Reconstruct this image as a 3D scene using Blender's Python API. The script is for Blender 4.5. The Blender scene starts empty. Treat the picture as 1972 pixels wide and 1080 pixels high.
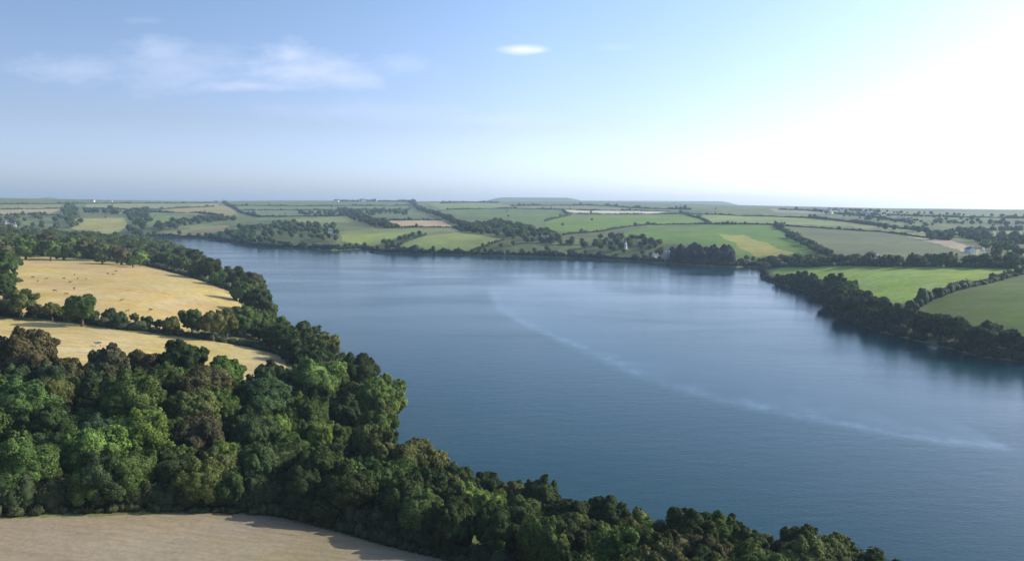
import bpy, bmesh, math, random
import numpy as np
from mathutils import Matrix, Vector
random.seed(7); RNG = np.random.default_rng(7)
R = math.radians
SC = bpy.context.scene
COL = SC.collection

# ------------------------------------------------------------------ camera
CAMH, F, CX, CY = 70.0, 1408.0, 986.0, 540.0
PITCH, ROLL = 5.92, 0.30
ROT = Matrix.Rotation(R(90 - PITCH), 3, 'X') @ Matrix.Rotation(R(ROLL), 3, 'Z')
cd = bpy.data.cameras.new('camera'); cam = bpy.data.objects.new('camera', cd); COL.objects.link(cam)
cd.sensor_width = 36; cd.lens = 36 * F / 1972; cd.clip_start = 1; cd.clip_end = 30000
cam.matrix_world = Matrix.Translation((0, 0, CAMH)) @ ROT.to_4x4()
SC.camera = cam

def ray(px, py):
    d = ROT @ Vector(((px - CX) / F, (CY - py) / F, -1))
    return d / math.hypot(d.x, d.y)            # unit horizontal length

def on_plane(px, py, z=0.0):
    d = ray(px, py); t = (CAMH - z) / -d.z
    return (d.x * t, d.y * t)

# ------------------------------------------------------------------ water outline (metres)
NEAR = [on_plane(x, y, z) for x, y, z in [
    (300,463,8),(345,474,8),(385,488,8),(425,515,9),(490,536,9),(524,566,10),(527,604,10),(556,622,10),(640,657,11),
    (690,700,11),(732,725,12),(754,765,10),(750,832,9),(818,878,8),(872,898,8),(960,926,8),(1050,946,8),
    (1150,970,8),(1290,994,8),(1420,1012,7),(1500,1035,7),(1620,1055,7),(1700,1082,7)]]
FAR = [on_plane(x, y, 0) for x, y in [
    (1972,697),(1900,690),(1830,672),(1760,655),(1700,640),(1650,625),(1612,606),(1598,592),(1585,576),(1548,560),(1505,549),
    (1476,538),(1468,528),(1466,516),(1440,513),(1420,515),(1350,512),(1270,507),(1180,501),(1100,497),(1000,494),(900,491),
    (800,489),(730,487),(712,483),(706,479),(640,482),(560,478),(480,474),(440,466),(400,460),(340,457),(270,457)]]
SHORE = NEAR + [(95, 85), (150, 20), (260, -60), (700, -200), (1500, -300), (1500, 100), (700, 215), (380, 262)] + FAR + [(-1000, 1560), (-1010, 1500)]
SHORE = np.array(SHORE)

def inside(x, y, P):
    P = np.asarray(P); c = np.zeros(np.shape(x), bool)
    x1, y1 = P[:, 0], P[:, 1]; x2, y2 = np.roll(x1, -1), np.roll(y1, -1)
    for a, b, e, f in zip(x1, y1, x2, y2):
        if b == f: continue
        c ^= ((b > y) != (f > y)) & (x < (e - a) * (y - b) / (f - b) + a)
    return c

def segdist(x, y, P, closed=True):
    P = np.asarray(P, float); Q = np.roll(P, -1, 0) if closed else P[1:]
    best = np.full(np.shape(x), 1e18)
    for (a, b), (e, f) in zip(P if closed else P[:-1], Q):
        dx, dy = e - a, f - b; L = dx * dx + dy * dy + 1e-9
        t = np.clip(((x - a) * dx + (y - b) * dy) / L, 0, 1)
        best = np.minimum(best, (x - a - t * dx) ** 2 + (y - b - t * dy) ** 2)
    return np.sqrt(best)

def sd(x, y):                                    # + on land, - on water
    return segdist(x, y, SHORE) * np.where(inside(x, y, SHORE), -1, 1)

def sm(a, b, t):
    t = np.clip((t - a) / (b - a), 0, 1); return t * t * (3 - 2 * t)

SKYX = np.array([-900, 0, 200, 400, 650, 900, 1150, 1300, 1500, 1700, 1972, 2800])
SKYY = np.array([383, 382, 385, 388, 387, 387, 389, 391, 397, 402, 405, 405])
AZK = np.array([ray(px, 394).x / ray(px, 394).y for px in SKYX])
SLK = np.array([ray(px, py).z for px, py in zip(SKYX, SKYY)])

def height(x, y, d=None):
    x = np.asarray(x, float); y = np.asarray(y, float)
    if d is None: d = sd(x, y)
    dp = np.maximum(d, 0); r = np.hypot(x, y)
    z = 1.1 * (1 - np.exp(-dp / 2)) + 17 * (1 - np.exp(-dp / 60)) + 55 * (1 - np.exp(-dp / 1400))
    w = sm(60, 500, dp)
    z = z + w * (3.2 * np.sin(x / 170 + 1.3 * np.sin(y / 310)) * np.cos(y / 230 + .7) + 3.5 * np.sin(x / 420 + y / 530 + 2))
    z = z + sm(10, 60, dp) * .5 * np.sin(x / 23 + y / 41) * np.sin(y / 29 - x / 60)
    sl = np.interp(np.where(y > 1, x / np.maximum(y, 1), np.where(x > 0, 9, -9)), AZK, SLK)
    zs = CAMH + sl * np.minimum(r, 5200)
    k = sm(2300, 4600, r)
    z = z * (1 - k) + (zs + k * 3 * np.sin(x / 300) * np.sin(y / 340 + 1)) * k
    z = z - sm(4700, 5600, r) * 30
    # far flat-topped hill and the long blue rise to its right
    for px0, px1, py, R0 in ((935, 1125, 380.5, 7000), (1060, 1420, 387, 6700), (60, 130, 380, 6500)):
        a0, a1 = ray(px0, 394), ray(px1, 394); a0, a1 = a0.x / a0.y, a1.x / a1.y
        az = np.where(y > 1, x / np.maximum(y, 1), 9); e = .026
        m = sm(a0 - e, a0 + e, az) * (1 - sm(a1 - e, a1 + e, az)) * np.exp(-((r - R0) / 450) ** 2)
        ht = CAMH + ray((px0 + px1) / 2, py).z * R0
        z = np.maximum(z, z * (1 - m) + ht * m)
    return np.where(d > 0, z, -np.minimum(3.0, -d * .25) - .02)

RS = np.geomspace(40, 6500, 2600)
def hit(px, py, lift=0.0, far=6400):
    d = ray(px, py); x, y = d.x * RS, d.y * RS; z = CAMH + d.z * RS
    s = sd(x, y); h = height(x, y, s)
    ok = (z < h + lift) & (s > 0) & (RS < far)
    if not lift: ok |= (z < 0)
    i = np.argmax(ok) if ok.any() else np.searchsorted(RS, min(far, 5000))
    return float(x[i]), float(y[i])

# ------------------------------------------------------------------ helpers
def tag(o, label=None, cat=None, group=None, kind=None):
    for k, v in (('label', label), ('category', cat), ('group', group), ('kind', kind)):
        if v: o[k] = v
    return o

def mesh_np(name, V, faces, normals=None, mats=(), smooth=True):
    """faces: list of (array[n,k]) all with own k, plus material index"""
    me = bpy.data.meshes.new(name); V = np.asarray(V, np.float32)
    me.vertices.add(len(V)); me.vertices.foreach_set('co', V.ravel())
    nl = sum(f.size for f, m in faces); nf = sum(len(f) for f, m in faces)
    me.loops.add(nl); me.polygons.add(nf)
    me.loops.foreach_set('vertex_index', np.concatenate([f.ravel() for f, m in faces]).astype(np.int32))
    tot = np.concatenate([np.full(len(f), f.shape[1]) for f, m in faces])
    st = np.concatenate([[0], np.cumsum(tot)[:-1]])
    me.polygons.foreach_set('loop_start', st.astype(np.int32))
    me.polygons.foreach_set('material_index', np.concatenate([np.full(len(f), m) for f, m in faces]).astype(np.int32))
    if smooth: me.polygons.foreach_set('use_smooth', np.ones(nf, bool))
    for m in mats: me.materials.append(m)
    me.update(calc_edges=True); me.validate()
    if normals is not None: me.normals_split_custom_set_from_vertices(normals.tolist())
    return me

def link(name, me, parent=None, loc=(0, 0, 0)):
    o = bpy.data.objects.new(name, me); COL.objects.link(o); o.location = loc
    if parent: o.parent = parent
    return o

class Nodes:
    def __init__(s, tree): s.t = tree; s.n = tree.nodes; s.l = tree.links
    def new(s, typ, **k):
        n = s.n.new(typ)
        for a, b in k.items():
            if a.startswith('i_'):
                key = a[2:]; key = int(key) if key.isdigit() else key.replace('_', ' ')
                s.put(n.inputs[key], b)
            else: setattr(n, a, b)
        return n
    def put(s, sock, v):
        if isinstance(v, bpy.types.NodeSocket): s.l.new(v, sock)
        elif isinstance(v, bpy.types.Node): s.l.new(v.outputs[0], sock)
        else: sock.default_value = v
    def math(s, op, a, b=0.0, c=0.0, clamp=False):
        n = s.n.new('ShaderNodeMath'); n.operation = op; n.use_clamp = clamp
        for i, v in enumerate((a, b, c)): s.put(n.inputs[i], v)
        return n.outputs[0]
    def noise(s, vec, scale, detail=3, rough=.55, dist=0):
        n = s.new('ShaderNodeTexNoise', i_Scale=scale, i_Detail=detail, i_Roughness=rough, i_Distortion=dist)
        s.put(n.inputs['Vector'], vec); return n.outputs['Fac']
    def maprange(s, v, a, b, c, d):
        n = s.new('ShaderNodeMapRange'); s.put(n.inputs[0], v)
        for i, q in enumerate((a, b, c, d)): n.inputs[i + 1].default_value = q
        return n.outputs[0]
    def scale_col(s, col, fac):
        n = s.n.new('ShaderNodeVectorMath'); n.operation = 'SCALE'; s.put(n.inputs[0], col); s.put(n.inputs['Scale'], fac); return n.outputs[0]
    def mix(s, fac, a, b):
        n = s.n.new('ShaderNodeMix'); n.data_type = 'RGBA'; s.put(n.inputs[0], fac); s.put(n.inputs[6], a); s.put(n.inputs[7], b); return n.outputs[2]
    def mapping(s, vec, scale, rot=(0, 0, 0)):
        n = s.n.new('ShaderNodeMapping'); s.put(n.inputs[0], vec); n.inputs['Scale'].default_value = scale; n.inputs['Rotation'].default_value = rot; return n.outputs[0]

def material(name):
    m = bpy.data.materials.new(name); m.use_nodes = True; N = Nodes(m.node_tree); N.n.clear()
    out = N.new('ShaderNodeOutputMaterial'); b = N.new('ShaderNodeBsdfPrincipled', i_Roughness=.9)
    b.inputs['Specular IOR Level'].default_value = .15
    N.l.new(b.outputs[0], out.inputs[0]); return m, N, b, out

def plain(name, col, rough=.8, spec=.2, var=.15, sc=1.5):
    m, N, b, o = material(name)
    g = N.new('ShaderNodeTexCoord').outputs['Object']
    N.put(b.inputs['Base Color'], N.scale_col((*col,), N.maprange(N.noise(g, sc, 4), .3, .7, 1 - var, 1 + var)))
    b.inputs['Roughness'].default_value = rough; b.inputs['Specular IOR Level'].default_value = spec
    return m

def foliage(name, trans=.22, rnd=.5, lump=.4, attr=None):
    m, N, b, out = material(name)
    oi = N.new('ShaderNodeObjectInfo'); geo = N.new('ShaderNodeNewGeometry'); tc = N.new('ShaderNodeTexCoord').outputs['Object']
    k = N.maprange(geo.outputs['Random Per Island'], 0, 1, 1 - rnd, 1 + rnd)
    k2 = N.maprange(N.noise(N.new('ShaderNodeVectorMath', operation='ADD', i_0=tc, i_1=oi.outputs['Location']).outputs[0], 1.7, 2), .3, .7, 1 - lump, 1 + lump)
    base = N.new('ShaderNodeAttribute', attribute_name=attr).outputs['Color'] if attr else oi.outputs['Color']
    c = N.scale_col(base, N.math('MULTIPLY', k, k2))
    hs = N.new('ShaderNodeHueSaturation', i_Color=c); N.put(hs.inputs['Hue'], N.maprange(geo.outputs['Random Per Island'], 0, 1, .485, .515))
    c = hs.outputs[0]
    N.put(b.inputs['Base Color'], c); b.inputs['Roughness'].default_value = .75; b.inputs['Specular IOR Level'].default_value = .12
    tr = N.new('ShaderNodeBsdfTranslucent', i_Color=N.scale_col(c, 1.4))
    mx = N.new('ShaderNodeMixShader', i_0=trans); N.l.new(b.outputs[0], mx.inputs[1]); N.l.new(tr.outputs[0], mx.inputs[2]); N.l.new(mx.outputs[0], out.inputs[0])
    return m
LEAF = foliage('leaf'); LEAFA = foliage('leaf_mixed', attr='tone'); BUSHM = foliage('hedge_leaf', .15, .3, .3)
BARK = plain('bark', (.10, .08, .06), .95, .1, .3, 2)

def ground_mat(name, stripe=0.0, period=3.0, ang=0.0, fine=.16, big=.14, bump=.3, warm=0.0):
    m, N, b, o = material(name)
    p = N.new('ShaderNodeNewGeometry').outputs['Position']; oi = N.new('ShaderNodeObjectInfo')
    k = N.maprange(N.noise(p, .9, 4, .6), .25, .75, 1 - fine, 1 + fine)
    k = N.math('MULTIPLY', k, N.maprange(N.noise(p, .035, 3, .55), .3, .7, 1 - big, 1 + big))
    k = N.math('MULTIPLY', k, N.maprange(N.noise(p, .008, 2, .5), .3, .7, 1 - big, 1 + big))
    if stripe:
        q = N.mapping(p, (.02 / 1, 1 / period, 1), (0, 0, R(ang)))
        k = N.math('MULTIPLY', k, N.maprange(N.noise(q, 1.6, 3, .6, .2), .3, .7, 1 - stripe, 1 + stripe))
    c = N.scale_col(oi.outputs['Color'], k)
    hs = N.new('ShaderNodeHueSaturation', i_Color=c); N.put(hs.inputs['Hue'], N.maprange(N.noise(p, .013, 3), .3, .7, .485 - warm, .515)); N.put(hs.inputs['Saturation'], N.maprange(N.noise(p, .05, 3), .3, .7, .85, 1.12))
    N.put(b.inputs['Base Color'], hs.outputs[0])
    bp = N.new('ShaderNodeBump', i_Strength=bump, i_Distance=.25); N.put(bp.inputs['Height'], N.noise(p, 1.3, 4, .6)); N.put(b.inputs['Normal'], bp.outputs[0])
    return m
GM = {'grass': ground_mat('grass', .15, 7, 20), 'stubble': ground_mat('stubble', .19, 5, 12, .17, .11), 'soil': ground_mat('bare_soil', .13, 2.2, 6, .14, .07, .4),
      'crop': ground_mat('crop', .2, 8, -8, .1, .12), 'rough': ground_mat('rough_ground', 0, 3, 0, .3, .3, .6, .02)}

# ------------------------------------------------------------------ world, sun
SUN_AZ, SUN_EL = 74.0, 26.0        # degrees right of the view direction, above the horizon
sd_dir = Vector((math.sin(R(SUN_AZ)) * math.cos(R(SUN_EL)), math.cos(R(SUN_AZ)) * math.cos(R(SUN_EL)), math.sin(R(SUN_EL))))
sl = bpy.data.lights.new('sun', 'SUN'); sl.energy = 4.2; sl.angle = R(.5); sl.color = (1, .93, .80)
so = bpy.data.objects.new('sun', sl); COL.objects.link(so); so.rotation_euler = sd_dir.to_track_quat('Z', 'Y').to_euler(); so.location = (300, 150, 400)
W = bpy.data.worlds.new('World'); SC.world = W; W.use_nodes = True
N = Nodes(W.node_tree); N.n.clear()
wo = N.new('ShaderNodeOutputWorld'); bg = N.new('ShaderNodeBackground', i_Strength=.13); N.l.new(bg.outputs[0], wo.inputs[0])
sky = N.new('ShaderNodeTexSky', sky_type='NISHITA', sun_disc=False, sun_elevation=R(SUN_EL), sun_rotation=R(SUN_AZ), altitude=0, air_density=1.0, dust_density=1.3, ozone_density=2.2)
g = N.new('ShaderNodeTexCoord').outputs['Generated']
sx = N.new('ShaderNodeSeparateXYZ', i_0=g)
yy = N.math('MAXIMUM', sx.outputs[1], .05); u = N.math('DIVIDE', sx.outputs[0], yy); w = N.math('DIVIDE', sx.outputs[2], yy)
cv = N.new('ShaderNodeCombineXYZ'); N.put(cv.inputs[0], u); N.put(cv.inputs[1], N.math('MULTIPLY', w, 2.6))
n1 = N.noise(cv.outputs[0], 9, 7, .62, .3); n2 = N.noise(cv.outputs[0], 34, 4, .6)
nn = N.math('ADD', N.math('MULTIPLY', N.math('SUBTRACT', n1, .5), 2.6), N.math('MULTIPLY', N.math('SUBTRACT', n2, .5), .9))
tot = None
for px, py, ax, ay, hard, op in [(360,130,190,48,.8,.26),(310,100,80,34,.9,.28),(580,135,150,44,.8,.42),(560,108,62,34,.8,.44),(480,166,150,14,.6,.36),(150,135,130,34,.9,.24),(780,125,80,30,.9,.22),(660,150,90,26,.8,.36),
                                 (1008,96,56,11,.42,.95),(1020,97,36,7,.2,.8),(960,230,150,16,.8,.14),(280,40,50,10,.8,.12),(1180,92,60,8,.8,.14),(700,215,260,22,1,.12)]:
    d = ray(px, py); u0, w0 = d.x / d.y, d.z / d.y
    e = N.math('SQRT', N.math('ADD', N.math('POWER', N.math('ABSOLUTE', N.math('DIVIDE', N.math('SUBTRACT', u, u0), ax / F)), 2), N.math('POWER', N.math('ABSOLUTE', N.math('DIVIDE', N.math('SUBTRACT', w, w0), ay / F)), 2)))
    mk = N.math('ADD', N.math('SUBTRACT', 1, e), N.math('MULTIPLY', nn, hard))
    mk = N.math('MULTIPLY', N.maprange(mk, 0, .9 if hard > .3 else .5, 0, 1), op)
    tot = mk if tot is None else N.math('MAXIMUM', tot, mk)
hz_ = N.maprange(sx.outputs[2], .09, .26, 0, 1); hy_ = N.maprange(sx.outputs[2], .0, .10, 0, 1)
tint = N.new('ShaderNodeVectorMath', operation='MULTIPLY', i_0=sky.outputs[0], i_1=N.mix(hz_, N.mix(hy_, (1.22, 1.44, 2.25, 1), (1.10, 1.05, 1.30, 1)), (1.10, 1.12, 1.22, 1)))
cl = N.mix(tot, N.scale_col(tint.outputs[0], N.maprange(sx.outputs[0], -.58, .02, .80, 1.19)), (5.9, 6.3, 7.6, 1))
N.put(bg.inputs[0], cl)

# ------------------------------------------------------------------ fields (photo outlines laid down onto the land)
P = lambda pts, **k: [hit(x, y, **k) for x, y in pts]
FIELDS = [  # name, material, albedo, outline, label
 ('pasture','grass',(.12,.17,.06),[(0,386),(420,388),(640,389),(800,389),(790,395),(600,397),(440,396),(130,392),(0,394)],'green strips of pasture along the far left skyline'),
 ('pasture','grass',(.20,.22,.10),[(0,394),(130,393),(125,401),(0,404)],'pale green pasture at the far left below the skyline'),
 ('crop_field','crop',(.36,.29,.15),[(0,404),(118,402),(95,414),(0,414)],'tan crop field at the left edge beyond the trees'),
 ('crop_field','crop',(.33,.31,.10),[(142,422),(238,420),(247,434),(225,452),(180,451),(137,440)],'yellow field framed by trees left of the creek head'),
 ('pasture','grass',(.22,.26,.12),[(165,393),(425,390),(415,397),(280,404),(165,402)],'pale green pasture above the dark wood at far left'),
 ('pasture','grass',(.27,.25,.12),[(285,405),(300,401),(415,392),(440,398),(462,411),(430,416),(330,409)],'olive field crossed by a dark hedge far left of centre'),
 ('pasture','grass',(.14,.20,.06),[(283,430),(292,418),(345,412),(370,413),(325,427),(290,438)],'small bright green field above the creek wood'),
 ('pasture','grass',(.22,.22,.12),[(320,450),(350,444),(395,437),(440,433),(442,444),(390,452)],'pale strip of pasture above the creek shore'),
 ('pasture','grass',(.13,.19,.08),[(440,397),(600,398),(785,396),(780,403),(590,404),(470,404),(450,403)],'long green pasture under the skyline left of centre'),
 ('pasture','grass',(.15,.19,.11),[(470,405),(590,405),(588,416),(500,417)],'grey green pasture below the skyline left of centre'),
 ('pasture','grass',(.20,.25,.11),[(560,421),(690,417),(700,426),(575,430)],'light green pasture among trees on the far bank'),
 ('pasture','grass',(.12,.16,.08),[(700,404),(790,404),(830,418),(740,420),(705,412)],'dull green pasture beside the diagonal tree belt'),
 ('crop_field','crop',(.42,.30,.17),[(752,425),(850,425),(872,437),(746,439)],'narrow tan field on the far bank left of centre'),
 ('pasture','grass',(.17,.22,.09),[(640,448),(700,440),(868,440),(890,446),(790,449),(655,450)],'thin green pasture below the narrow tan field'),
 ('pasture','grass',(.20,.27,.08),[(655,451),(785,449),(742,468),(690,472),(660,465)],'green sloping field left of the diagonal hedge by the shore'),
 ('pasture','grass',(.20,.27,.09),[(735,482),(800,459),(880,448),(968,462),(905,487),(800,486)],'large light green field right of the diagonal hedge by the shore'),
 ('pasture','grass',(.18,.25,.09),[(820,391),(960,391),(985,397),(940,402),(850,403)],'pale green pasture under the skyline at centre'),
 ('pasture','grass',(.11,.18,.06),[(855,404),(960,403),(1078,405),(1090,412),(1052,424),(1040,440),(950,431),(880,414)],'broad mid green field right of the diagonal tree belt'),
 ('pasture','grass',(.16,.20,.10),[(990,397),(1130,396),(1330,405),(1280,407),(1083,403),(980,402)],'thin green strips behind the whitish field'),
 ('crop_field','crop',(.60,.52,.36),[(1083,404),(1290,407),(1245,413),(1115,412)],'whitish harvested strip near the skyline right of centre'),
 ('pasture','grass',(.125,.215,.035),[(1055,426),(1100,415),(1230,414),(1325,413),(1368,431),(1250,432),(1200,438),(1110,449),(1045,441)],'bright green hilltop field behind the curved hedge'),
 ('pasture','grass',(.19,.26,.09),[(1335,412),(1560,421),(1640,437),(1500,431),(1372,430)],'pale green field right of the short diagonal hedge'),
 ('pasture','grass',(.20,.24,.11),[(1565,421),(1700,436),(1790,447),(1860,462),(1700,447),(1645,438)],'long pale strip of pasture behind the brown green field'),
 ('pasture','grass',(.105,.20,.035),[(1180,453),(1250,437),(1400,434),(1492,436),(1560,472),(1572,492),(1430,503),(1400,479),(1260,467)],'bright green field sloping to the dark pines'),
 ('crop_field','crop',(.30,.28,.06),[(1382,450),(1410,454),(1432,452),(1452,462),(1478,468),(1496,478),(1530,487),(1512,491),(1500,497),(1474,493),(1450,497),(1442,484),(1420,477),(1416,467),(1398,462)],'yellow patch on the bright green slope'),
 ('pasture','crop',(.135,.15,.065),[(1497,436),(1700,448),(1830,465),(1875,491),(1620,494),(1575,478)],'brown green field behind the row of hedgerow trees'),
 ('crop_field','crop',(.38,.30,.19),[(1740,452),(1830,462),(1900,484),(1880,490),(1810,470)],'thin sandy strip at the edge of the brown green field'),
 ('pasture','grass',(.22,.26,.10),[(1830,448),(1950,444),(1940,462),(1860,457)],'small pale green field near the right edge'),
 ('pasture','grass',(.16,.19,.11),[(1953,445),(2100,447),(2100,476),(1955,466)],'grey green field at the right edge'),
 ('pasture','crop',(.225,.31,.045),[(1486,522),(1500,516),(1560,514),(1700,513),(1850,514),(1955,518),(1945,526),(1860,545),(1790,566),(1765,590),(1735,600),(1680,592),(1640,575),(1600,560),(1560,545),(1500,534)],'light green field above the right bank trees'),
 ('pasture','grass',(.08,.135,.018),[(1768,610),(1795,583),(1870,557),(1950,535),(2150,505),(2300,620),(2100,670),(1960,655),(1900,632),(1830,616)],'dark green field at the right edge above the river'),
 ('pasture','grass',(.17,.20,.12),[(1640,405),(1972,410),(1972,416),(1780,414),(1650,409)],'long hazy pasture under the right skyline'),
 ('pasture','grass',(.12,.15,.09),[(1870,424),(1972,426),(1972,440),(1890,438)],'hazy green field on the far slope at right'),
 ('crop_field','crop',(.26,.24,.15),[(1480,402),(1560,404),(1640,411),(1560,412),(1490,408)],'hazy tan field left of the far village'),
 ('stubble_field','stubble',(.448,.33,.128),[(28,494),(130,497),(260,510),(350,530),(425,555),(470,575),(463,596),(452,612),(425,645),(340,637),(250,627),(160,616),(80,605),(-60,600),(5,560),(15,530)],'golden stubble field on the left bank dotted with cattle'),
 ('stubble_field','stubble',(.44,.335,.135),[(-80,608),(0,613),(100,621),(250,640),(400,657),(480,668),(548,690),(560,716),(545,732),(500,735),(470,742),(400,745),(280,728),(150,742),(0,735),(-90,735)],'pale golden lower stubble field behind the near wood'),
]
POLY = []
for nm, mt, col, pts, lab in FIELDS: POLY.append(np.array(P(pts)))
nf = P([(-400,1020),(-150,1008),(0,1001),(60,996),(140,991),(300,988),(430,990),(520,995),(590,1008),(660,1027),(760,1056),(860,1082),(960,1112)])
NEARF = np.array(nf + [(10, 40), (0, -150), (-300, -150), (-300, 60)])
FIELDS.append(('bare_field', 'soil', (.262, .217, .135), None, 'bare buff coloured field in the foreground')); POLY.append(NEARF)

# ------------------------------------------------------------------ terrain
az = np.concatenate([np.arange(-180, -42, 3.0), np.arange(-42, 42, .092), np.arange(42, 180, 3.0)])
rr = np.concatenate([[4, 15, 30, 45], np.geomspace(58, 7600, 950)])
A, RR = np.meshgrid(np.radians(az), rr)
X = RR * np.sin(A); Y = RR * np.cos(A); D = sd(X, Y); Z = height(X, Y, D)
nr, na = X.shape
V = np.stack([X, Y, Z], -1).reshape(-1, 3)
I = np.arange(nr * na).reshape(nr, na); J = np.roll(I, -1, 1)
Fq = np.stack([I[:-1], I[1:], J[1:], J[:-1]], -1).reshape(-1, 4)[:, ::-1]
cx = V[Fq, 0].mean(1); cy = V[Fq, 1].mean(1)
lab = np.full(len(Fq), -1)
# wobble field edges by about half a metre so no outline is ruler straight
wx = cx + .8 * np.sin(cy / 7.1) + .5 * np.sin(cx / 3.7); wy = cy + .8 * np.sin(cx / 6.3)
for i, pg in enumerate(POLY):
    lo, hi = pg.min(0), pg.max(0)
    s = np.nonzero((wx > lo[0]) & (wx < hi[0]) & (wy > lo[1]) & (wy < hi[1]))[0]
    lab[s[inside(wx[s], wy[s], pg)]] = i
inring = D.reshape(-1)[Fq].max(1)
lab[inring < 0] = -1
def sub(idx):
    f = Fq[idx]; u_, inv = np.unique(f, return_inverse=True); return V[u_], inv.reshape(f.shape)
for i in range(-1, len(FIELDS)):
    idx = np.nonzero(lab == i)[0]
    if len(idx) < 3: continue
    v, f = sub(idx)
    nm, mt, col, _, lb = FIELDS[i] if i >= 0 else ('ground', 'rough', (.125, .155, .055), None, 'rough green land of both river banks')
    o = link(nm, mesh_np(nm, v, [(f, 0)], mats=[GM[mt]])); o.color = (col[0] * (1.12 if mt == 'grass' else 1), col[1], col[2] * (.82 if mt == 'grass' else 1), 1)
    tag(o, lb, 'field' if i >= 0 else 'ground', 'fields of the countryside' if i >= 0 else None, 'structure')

# ------------------------------------------------------------------ water
SLICK = [on_plane(x, y) for x, y in [(945,560),(958,590),(1000,618),(1060,645),(1140,680),(1230,722),(1340,758),(1460,785),(1600,812),(1700,832),(1800,848),(1860,856),(1935,862)]]
SL2 = [on_plane(x, y) for x, y in [(1010,530),(1060,545),(1110,560),(1170,590)]]
gx = np.arange(-1100, 1500, 4.0); gy = np.concatenate([np.arange(-320, 60, 12.0), np.arange(60, 800, 3.0), np.arange(800, 1650, 8.0)])
GX, GY = np.meshgrid(gx, gy); wv = np.stack([GX, GY, 0 * GX], -1).reshape(-1, 3)
d1 = segdist(GX, GY, SLICK, False)
I = np.arange(GX.size).reshape(GX.shape)
f = np.stack([I[:-1, :-1], I[:-1, 1:], I[1:, 1:], I[1:, :-1]], -1).reshape(-1, 4)
keep = segdist(wv[f].mean(1)[:, 0], wv[f].mean(1)[:, 1], SHORE) < 30
keep |= inside(wv[f].mean(1)[:, 0], wv[f].mean(1)[:, 1], SHORE)
f = f[keep]; uu, inv = np.unique(f, return_inverse=True)
m, N, b, out = material('water')
p = N.new('ShaderNodeNewGeometry').outputs['Position']
att = N.new('ShaderNodeAttribute', attribute_name='slick').outputs['Fac']
att2 = N.new('ShaderNodeAttribute', attribute_name='calm').outputs['Fac']
big = N.noise(N.mapping(p, (.006, .018, 1), (0, 0, R(25))), 1, 4, .6, .4)
wob = N.maprange(N.noise(p, .12, 3), .3, .7, .4, 1.2)
brk = N.maprange(N.noise(p, .022, 4, .6, .5), .36, .60, .45, 1.2)
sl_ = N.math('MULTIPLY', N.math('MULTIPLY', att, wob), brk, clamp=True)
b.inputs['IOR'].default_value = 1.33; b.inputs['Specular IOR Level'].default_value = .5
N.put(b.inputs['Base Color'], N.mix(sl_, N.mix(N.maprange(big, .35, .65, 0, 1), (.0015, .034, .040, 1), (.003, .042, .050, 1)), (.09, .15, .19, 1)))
N.put(b.inputs['Roughness'], N.maprange(big, .35, .65, .10, .18))
rip = N.noise(N.mapping(p, (.55, 1.5, 1), (0, 0, R(14))), 1, 3, .6, .3)
rip2 = N.noise(N.mapping(p, (.10, .28, 1), (0, 0, R(-10))), 1, 2, .5)
bp = N.new('ShaderNodeBump', i_Distance=.35); N.put(bp.inputs['Strength'], N.math('SUBTRACT', N.maprange(big, .35, .65, .09, .22), N.math('MULTIPLY', att2, .15))); N.put(bp.inputs['Height'], N.math('ADD', rip, N.math('MULTIPLY', rip2, 1.2)))
N.put(b.inputs['Normal'], bp.outputs[0])
wm = mesh_np('water', wv[uu], [(inv.reshape(f.shape), 0)], mats=[m])
# thin foam line: bright on the line, fading on its far side
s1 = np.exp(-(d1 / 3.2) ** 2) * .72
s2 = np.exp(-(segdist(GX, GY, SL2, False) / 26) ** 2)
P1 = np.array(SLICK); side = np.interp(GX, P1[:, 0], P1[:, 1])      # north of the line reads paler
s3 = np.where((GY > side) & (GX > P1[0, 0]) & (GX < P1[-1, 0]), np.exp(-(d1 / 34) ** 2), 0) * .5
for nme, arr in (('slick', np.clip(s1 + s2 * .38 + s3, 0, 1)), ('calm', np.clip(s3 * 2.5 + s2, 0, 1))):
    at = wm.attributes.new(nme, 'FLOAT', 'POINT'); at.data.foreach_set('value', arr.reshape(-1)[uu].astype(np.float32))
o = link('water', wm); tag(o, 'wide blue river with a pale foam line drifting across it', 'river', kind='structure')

# ------------------------------------------------------------------ foliage meshes
def ico(n):
    bm = bmesh.new(); bmesh.ops.create_icosphere(bm, subdivisions=n, radius=1)
    v = np.array([q.co[:] for q in bm.verts]); f = np.array([[q.index for q in p_.verts] for p_ in bm.faces]); bm.free(); return v, f
ICO = {n: ico(n) for n in (1, 2, 3)}
def unit(v): return v / (np.linalg.norm(v, axis=-1, keepdims=True) + 1e-9)

def blobs(C, RAD, n, rng, amp=.18):
    """lumpy spheres: C (k,3), RAD (k,3)"""
    v, f = ICO[n]; k = len(C)
    ph = rng.uniform(0, 6.28, (k, 1, 3)); fr = rng.uniform(2, 5, (k, 1, 3))
    q = v[None] * np.ones((k, 1, 1))
    w_ = 1 + amp * (np.sin(q[..., 0:1] * fr[..., 0:1] + ph[..., 0:1]) * np.sin(q[..., 1:2] * fr[..., 1:2] + ph[..., 1:2]) + .6 * np.sin(q[..., 2:3] * fr[..., 2:3] * 1.7 + ph[..., 2:3]) * np.sin(q[..., 0:1] * 6 + ph[..., 1:2]))
    w_ = w_ + rng.normal(0, amp * .22, w_.shape)
    VV = C[:, None] + q * w_ * RAD[:, None]
    FF = f[None] + (np.arange(k) * len(v))[:, None, None]
    NN = unit(q / RAD[:, None])
    return VV.reshape(-1, 3), FF.reshape(-1, 3), NN.reshape(-1, 3)

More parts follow.
